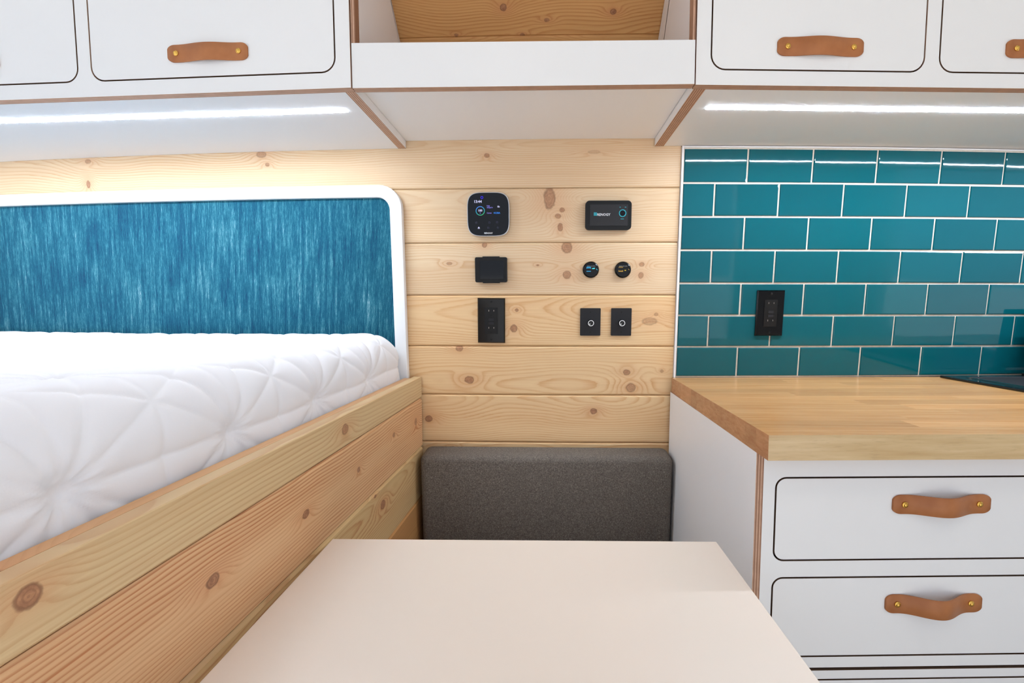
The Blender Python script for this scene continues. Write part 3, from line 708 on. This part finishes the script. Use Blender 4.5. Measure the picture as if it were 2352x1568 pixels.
# ------------------------------------------------------------------ bench backrest, bench, table
bn = thing('bench', 'dark grey upholstered bench against the pine wall behind the table', 'bench', Matrix.Identity(4))
link('backrest', box_me('backrest', -0.3135, 0.3165, -0.083, -0.002, -0.125, 0.132, 0.018, 5), M['grey'], bn, wall_matrix(-0.0025, 0.60, 0.0), True)
link('seat_cushion', box_me('seat_cushion', -0.318, 0.316, -0.46, 0.018, 0.395, 0.472, 0.015, 4), M['grey'], bn, None, True)
link('bench_box', box_me('bench_box', -0.318, 0.316, -0.45, 0.018, 0.0, 0.3948), M['white'], bn)
tb = thing('table', 'warm white laminate table in front of the grey backrest', 'table', Matrix.Translation((-0.033, -0.80, 0)))
tbl = [(-0.2963, 0.2800), (0.2930, 0.2870), (0.2985, -0.27), (-0.3000, -0.27)]
tp = link('tabletop', prism_z('tabletop', tbl, 0.718, 0.740), [M['table'], M['table']], tb)
bv = tp.modifiers.new('edge', 'BEVEL'); bv.width = 0.0012; bv.segments = 2
link('leg', lathe_me('leg', [(0.03, 0.0), (0.03, 0.70)], 24), M['alu'], tb, Matrix.Translation((0, 0, 0.012)) @ Matrix.Rotation(math.pi / 2, 4, 'X'), True)
link('base_plate', lathe_me('base_plate', [(0.09, 0.0), (0.09, 0.008), (0.06, 0.0125)], 28), M['alu'], tb, Matrix.Translation((0, 0, 0.0)) @ Matrix.Rotation(math.pi / 2, 4, 'X'))
link('mount_plate', box_me('mount_plate', -0.09, 0.09, -0.09, 0.09, 0.711, 0.7178), M['alu'], tb)

# ------------------------------------------------------------------ wall gadgets
def gadget(name, label, cat, x, z, off=0.0004, rot=0.0, group=None): return thing(name, label, cat, wall_matrix(x, z, off, rot), group)
def rp(name, x0, x1, z0, z1, r, y0, y1, mat, parent, p=2.0, bevel=0.0, edge=None):
    o = link(name, plate_me(name, rrect(x0, x1, z0, z1, r, 9, p), [], y0, y1), [mat, edge or mat], parent)
    if bevel: b = o.modifiers.new('edge', 'BEVEL'); b.width = bevel; b.segments = 2; b.limit_method = 'ANGLE'; b.angle_limit = math.radians(50)
    return o
def txt(name, body, size, x, z, y, mat, parent, align='CENTER', sq=1.0):
    return link(name, text_me(name, body, size, align, sq), mat, parent, Matrix.Translation((x, y, z)))
def ringp(name, r0, r1, x, z, y, t, mat, parent, n=40):
    return link(name, lathe_me(name, [(r1, 0), (r1, -t), (r0, -t), (r0, 0)], n, True), mat, parent, Matrix.Translation((x, y, z)))

# rounded touch display
mo = gadget('battery_monitor', 'rounded square black touch display showing 13:44 on the pine wall', 'display', -0.1432, 1.3225)
def squircle(a, b, e, n=72):
    return [(a * math.copysign(abs(math.cos(t)) ** (2 / e), math.cos(t)), b * math.copysign(abs(math.sin(t)) ** (2 / e), math.sin(t))) for t in (2 * math.pi * (i + .5) / n for i in range(n))]
def sq_plate(name, a, b, e, y0, y1, mats, parent, bev):
    o = link(name, plate_me(name, squircle(a, b, e), [], y0, y1), mats, parent); k = o.modifiers.new('edge', 'BEVEL'); k.width = bev; k.segments = 3; k.limit_method = 'ANGLE'; k.angle_limit = math.radians(50); return o
sq_plate('back_shell', 0.0485, 0.0495, 4.2, -0.008, 0, [M['black'], M['black']], mo, 0.001)
sq_plate('metal_bezel', 0.0522, 0.0528, 4.2, -0.0125, -0.0078, [M['alu'], M['alu']], mo, 0.0015)
gl = sq_plate('glass_face', 0.0505, 0.0514, 4.2, -0.0136, -0.0122, [M['screen'], M['screen']], mo, 0.0008)
y = -0.0139; k = 1 / 12.546 * 0.00107      # crop pixels to metres
def mp(cx, cz): return (cx - 790) * k, (785 - cz) * k
def mtxt(name, body, hpx, cx, cz, mat, align='CENTER', sq=1.0): x, z = mp(cx, cz); return txt(name, body, hpx * k / 0.70, x, z, y, mat, mo, align, sq)
x, z = mp(615, 315); ringp('indicator_ring', 0.0022, 0.0033, x, z, y + 0.0002, 0.0003, M['ink_violet'], mo, 24)
mtxt('clock_digits', '13:44', 74, 493, 430, M['ink_white'], sq=1.0)
x, z = mp(562, 688); ringp('charge_ring', 0.0095, 0.0111, x, z, y + 0.0002, 0.0003, M['ring'], mo)
mtxt('charge_digits', '100', 60, 558, 680, M['ink_white']); mtxt('percent_sign', '%', 32, 560, 748, M['ink_lilac'])
mtxt('caption', 'Fully', 34, 752, 552, M['ink_lilac'], 'LEFT'); mtxt('caption', 'charged in', 34, 752, 596, M['ink_lilac'], 'LEFT', 0.85)
mtxt('hours_digits', '0h', 48, 1092, 575, M['ink_white']); mtxt('caption', 'Current', 34, 752, 750, M['ink_lilac'], 'LEFT', 0.85)
mtxt('current_digits', '0.30A', 46, 1055, 750, M['ink_blue'])
x, z = mp(957, 750)
link('arrow_icon', plate_me('arrow_icon', [(-.0004, -.0018), (.0004, -.0018), (.0004, .0005), (.0012, .0005), (0, .0020), (-.0012, .0005), (-.0004, .0005)], [], -0.0001, 0.0001), [M['ink_blue']] * 2, mo, Matrix.Translation((x, y, z)))
x, z = mp(512, 1165)
link('home_icon', plate_me('home_icon', [(-.0022, -.0025), (-.0008, -.0025), (-.0008, -.0004), (.0008, -.0004), (.0008, -.0025), (.0022, -.0025), (.0022, .0006), (0, .0028), (-.0022, .0006)], [], -0.0001, 0.0001), [M['ink_white']] * 2, mo, Matrix.Translation((x, y, z)))
for cx, cz in ((787, 1165), (440, 1020), (823, 1018), (1043, 1010)):
    x, z = mp(cx, cz); link('menu_icon', plate_me('menu_icon', rrect(-.0024, .0024, -.0022, .0022, .0006, 3), [rrect(-.0015, .0015, -.0013, .0008, .0003, 3)], -0.0001, 0.0001), [M['ink_dim']] * 2, mo, Matrix.Translation((x, y, z)))
x, z = mp(1062, 1163); ringp('menu_icon', 0.0014, 0.0023, x, z, y + 0.0002, 0.0003, M['ink_dim'], mo, 16)
mtxt('brand_lettering', 'RENOGY', 46, 790, 1318, M['print_white'], sq=0.92)

# remote panel with a ring button
re = gadget('remote_switch', 'black rectangular remote panel with teal ring button on the pine wall', 'switch panel', 0.1509, 1.3188)
rp('case', -0.0560, 0.0560, -0.0350, 0.0350, 0.0095, -0.013, 0, M['black'], re, bevel=0.003)
rp('face_plate', -0.0455, 0.0470, -0.0250, 0.0255, 0.0008, -0.0142, -0.0129, M['dark_face'], re)
for zz in (-1, 1): rp('rib', -0.030, 0.030, zz * 0.0335 - 0.0012, zz * 0.0335 + 0.0012, 0.0006, -0.0105, -0.004, M['black_matte'], re)
k2 = 1 / 16.8 * 0.00108; y2 = -0.0144
def m2(cx, cz): return (cx - 1130) * k2, (742 - cz) * k2
x, z = m2(1658, 668); ringp('button_ring', 0.0070, 0.0089, x, z, -0.0141, 0.0008, M['print_teal'], re)
link('button', cyl_me('button', 0.0069, 0.0, -0.0008, 28, bevel=0.0004), M['black_gloss'], re, Matrix.Translation((x, -0.0141, z)))
x, z = m2(945, 722); txt('brand_lettering', 'RENOGY', 88 * k2 / 0.70, x, z, y2, M['print_white'], re, sq=0.98)
for i in range(3):
    for j in range(3):
        x, z = m2(588 + i * 42, 655 + j * 42); w = 18 * k2
        link('logo_square', plate_me('logo_square', rrect(-w, w, -w, w, 0.0002 if not (i == 2 and j == 0) else w * 0.9, 2), [], -0.0001, 0.0001), [M['print_teal']] * 2, re, Matrix.Translation((x, y2, z)))
for cx, cz, w in ((1560, 446, 20), (1765, 446, 26), (1650, 880, 60)):      # captions too small to read in the photograph
    x, z = m2(cx, cz); rp('caption_dash', x - w * k2, x + w * k2, z - 10 * k2, z + 10 * k2, 0.0002, y2, y2 + 0.0002, M['print_teal'], re)
for cx, cz in ((1580, 400), (1768, 398)):
    x, z = m2(cx, cz); link('indicator', cyl_me('indicator', 0.0009, 0, -0.0003, 12), M['hole'], re, Matrix.Translation((x, y2 + 0.0003, z)))

# small screen
sm = gadget('small_display', 'small black framed blank screen above the left outlet', 'display', -0.1382, 1.1880)
rp('bezel', -0.0400, 0.0400, -0.0310, 0.0310, 0.0040, -0.012, 0, M['black'], sm, bevel=0.0012)
for zz in (-1, 1): rp('clip', -0.0215, 0.0210, zz * 0.0318 - 0.0013, zz * 0.0318 + 0.0013, 0.0006, -0.009, -0.001, M['black_matte'], sm)
link('bezel_lip', plate_me('bezel_lip', rrect(-0.0295, 0.0330, -0.0240, 0.0238, 0.001, 3), [rrect(-0.0280, 0.0312, -0.0225, 0.0226, 0.0006, 3)], -0.0130, -0.0115), [M['black'], M['black']], sm)
rp('screen', -0.0282, 0.0314, -0.0227, 0.0228, 0.0006, -0.0122, -0.0115, M['screen'], sm)
for i in range(3): rp('vent_slot', 0.0352, 0.0378, -0.0178 - 0.0016 * i, -0.0170 - 0.0016 * i, 0.0002, -0.0121, -0.0118, M['hole'], sm)

# outlets
def outlet(label, x, z, off, rot=0.0):
    t = gadget('power_outlet', label, 'outlet', x, z, off, rot, 'black duplex power outlets')
    w, h = 0.0350, 0.0572
    v = []
    for a, yy in ((1.0, 0.0), (1.0, -0.0018), (0.93, -0.0052)):
        hh = h - (w - w * a); v += [(-w * a, yy, -hh), (w * a, yy, -hh), (w * a, yy, hh), (-w * a, yy, hh)]
    f = [(0, 1, 2, 3), (8, 9, 10, 11)] + [(b + i, b + (i + 1) % 4, b + 4 + (i + 1) % 4, b + 4 + i) for b in (0, 4) for i in range(4)]
    bm = bmesh.new(); bm.from_mesh(mesh('cover_plate', v, f)); link('cover_plate', from_bm('cover_plate', bm), M['black_gloss'], t)
    rp('receptacle', -0.0165, 0.0165, -0.0335, 0.0335, 0.0008, -0.0064, -0.0050, M['black'], t, bevel=0.0004)
    for zz, gz in ((0.0255, 0.0140), (-0.0180, -0.0290)):
        for sx, hh in ((-0.0062, 0.0042), (0.0066, 0.0036)):
            rp('slot', sx - 0.0011, sx + 0.0011, zz - hh, zz + hh, 0.0003, -0.00662, -0.0060, M['hole'], t)
            rp('contact', sx - 0.0005, sx + 0.0006, zz - hh * 0.5, zz + hh * 0.5, 0.0002, -0.00670, -0.0062, M['steel'], t)
        link('ground_hole', plate_me('ground_hole', [(-0.0024, -0.0024), (0.0024, -0.0024), (0.0024, 0.0008), (0.0012, 0.0026), (-0.0012, 0.0026), (-0.0024, 0.0008)], [], -0.00665, -0.006), [M['hole'], M['hole']], t, Matrix.Translation((0, 0, gz)))
    for zz in (0.0030, -0.0067): rp('test_button', -0.0066, 0.0066, zz - 0.0032, zz + 0.0032, 0.0006, -0.0078, -0.0060, M['black_matte'], t, bevel=0.0004)
    for zz in (1, -1): link('screw', cyl_me('screw', 0.0027, 0, -0.0010, 16, bevel=0.0005), M['black'], t, Matrix.Translation((0, -0.0052, zz * 0.0484)))
    return t
outlet('black power outlet on the pine wall below the small screen', -0.1402, 1.0603, 0.0004, math.radians(0.6))
outlet('black power outlet on the teal tiles', 0.5612, 1.0795, 0.0090, math.radians(0.0))

# USB sockets
def usb(label, x, z, lit):
    t = gadget('usb_socket', label, 'socket', x, z, 0.0004, 0, 'round USB sockets')
    link('socket_body', cyl_me('socket_body', 0.0203, 0, -0.0095, 44, bevel=0.0030), M['black_gloss'], t, None, False)
    rp('port_cover', -0.0120, 0.0110, -0.0065, 0.0080, 0.0012, -0.0100, -0.0092, M['black'], t)
    tongue, rim_, icon = (M['usb_blue'], M['usb_cyan'], M['usb_cyan']) if lit else (M['usb_amber'], M['usb_amber'], M['usb_yellow'])
    yy = -0.0102
    if lit:
        link('port', plate_me('port', [(-.0115, .0022), (-.0103, .0022), (-.0100, .0034), (-.0015, .0034), (-.0012, .0022), (0, .0022), (-.0003, .0062), (-.0012, .0072), (-.0103, .0072), (-.0112, .0062)], [], yy, yy + .0004), [M['usb_blue']] * 2, t)
        rp('port', -.0112, -.0003, -.0050, -.0030, 0.0004, yy, yy + .0004, M['usb_blue'], t)
        link('status_icon', plate_me('status_icon', [(.0020, .0018), (.0086, .0018), (.0096, .0046), (.0070, .0046), (.0055, .0030), (.0045, .0046)], [], yy, yy + .0004), [M['usb_cyan']] * 2, t)
        link('power_icon', plate_me('power_icon', [(.0122, .0022), (.0140, .0026), (.0164, -.0010), (.0146, -.0012)], [], yy, yy + .0004), [M['print_teal']] * 2, t)
    else:
        rp('port', -.0112, -.0003, .0053, .0072, 0.0004, yy, yy + .0004, M['usb_amber'], t)
        link('port', plate_me('port', [(-.0115, -.0010), (-.0105, -.0010), (-.0100, -.0022), (-.0015, -.0022), (-.0010, -.0010), (0, -.0010), (0, -.0050), (-.0115, -.0050)], [], yy, yy + .0004), [M['usb_amber']] * 2, t)
        link('status_icon', plate_me('status_icon', [(.0032, -.0006), (.0074, -.0006), (.0066, -.0024), (.0040, -.0024)], [], yy, yy + .0004), [M['usb_yellow']] * 2, t)
        link('power_icon', plate_me('power_icon', [(.0122, .0022), (.0134, .0022), (.0158, -.0008), (.0146, -.0008)], [], yy, yy + .0004), [M['usb_amber']] * 2, t)
    for i, (a, b) in enumerate(((-.0100, -.0020), (-.0012, .0032), (.0040, .0104))):      # too small to read in the photograph
        rp('caption_dash', a, b, .0083, .0096, 0.0003, yy + .0004, yy + .0008, M['print_grey'], t)
    return t
usb('round black USB socket with blue lit port', 0.1105, 1.1878, True)
usb('round black USB socket with amber port', 0.1900, 1.1876, False)

# dimmer plates
def dimmer(label, x, z):
    t = gadget('dimmer_switch', label, 'switch', x, z, 0.0004, 0, 'charcoal dimmer plates')
    rp('plate', -0.0256, 0.0256, -0.0348, 0.0348, 0.0018, -0.0042, 0, M['black_matte'], t, bevel=0.0010)
    link('knob', cyl_me('knob', 0.0082, -0.004, -0.0125, 32, 0.0076, 0.0008), M['black_gloss'], t, Matrix.Translation((0.0007, 0, -0.0022)))
    ringp('knob_ring', 0.0062, 0.0074, 0.0007, -0.0022, -0.0122, 0.0007, M['chrome'], t, 32)
    rp('knob_pointer', -0.0030, -0.0014, -0.0060, -0.0032, 0.0002, -0.01285, -0.0122, M['chrome'], t)
    for zz in (1, -1): link('screw', cyl_me('screw', 0.0024, -0.004, -0.0047, 14), M['black'], t, Matrix.Translation((-0.0005, 0, zz * 0.0252)))
    return t
dimmer('charcoal dimmer plate on the pine wall nearer the display column', 0.1113, 1.0571)
dimmer('charcoal dimmer plate on the pine wall nearer the teal tiles', 0.1894, 1.0571)

# ------------------------------------------------------------------ ceiling puck lights (above the frame)
for i, (x, y_) in enumerate(((-0.95, -1.2), (-0.15, -1.2), (0.75, -1.2))):
    t = thing('ceiling_light', ['round ceiling light over the bed', 'round ceiling light over the table', 'round ceiling light over the galley'][i], 'light', Matrix.Translation((x, y_, CEIL)), 'ceiling puck lights')
    link('trim_ring', lathe_me('trim_ring', [(0.048, 0), (0.048, -0.006), (0.036, -0.008), (0.036, 0)], 32, True), M['alu'], t, Matrix.Rotation(-math.pi / 2, 4, 'X') @ Matrix.Scale(-1, 4, (0, 1, 0)) @ Matrix.Scale(-1, 4, (0, 1, 0)))
    link('diffuser', prism_z('diffuser', [(0.0358 * math.cos(a), 0.0358 * math.sin(a)) for a in np.linspace(0, 2 * math.pi, 32, endpoint=False)], -0.005, -0.0005), [M['puck'], M['puck']], t)
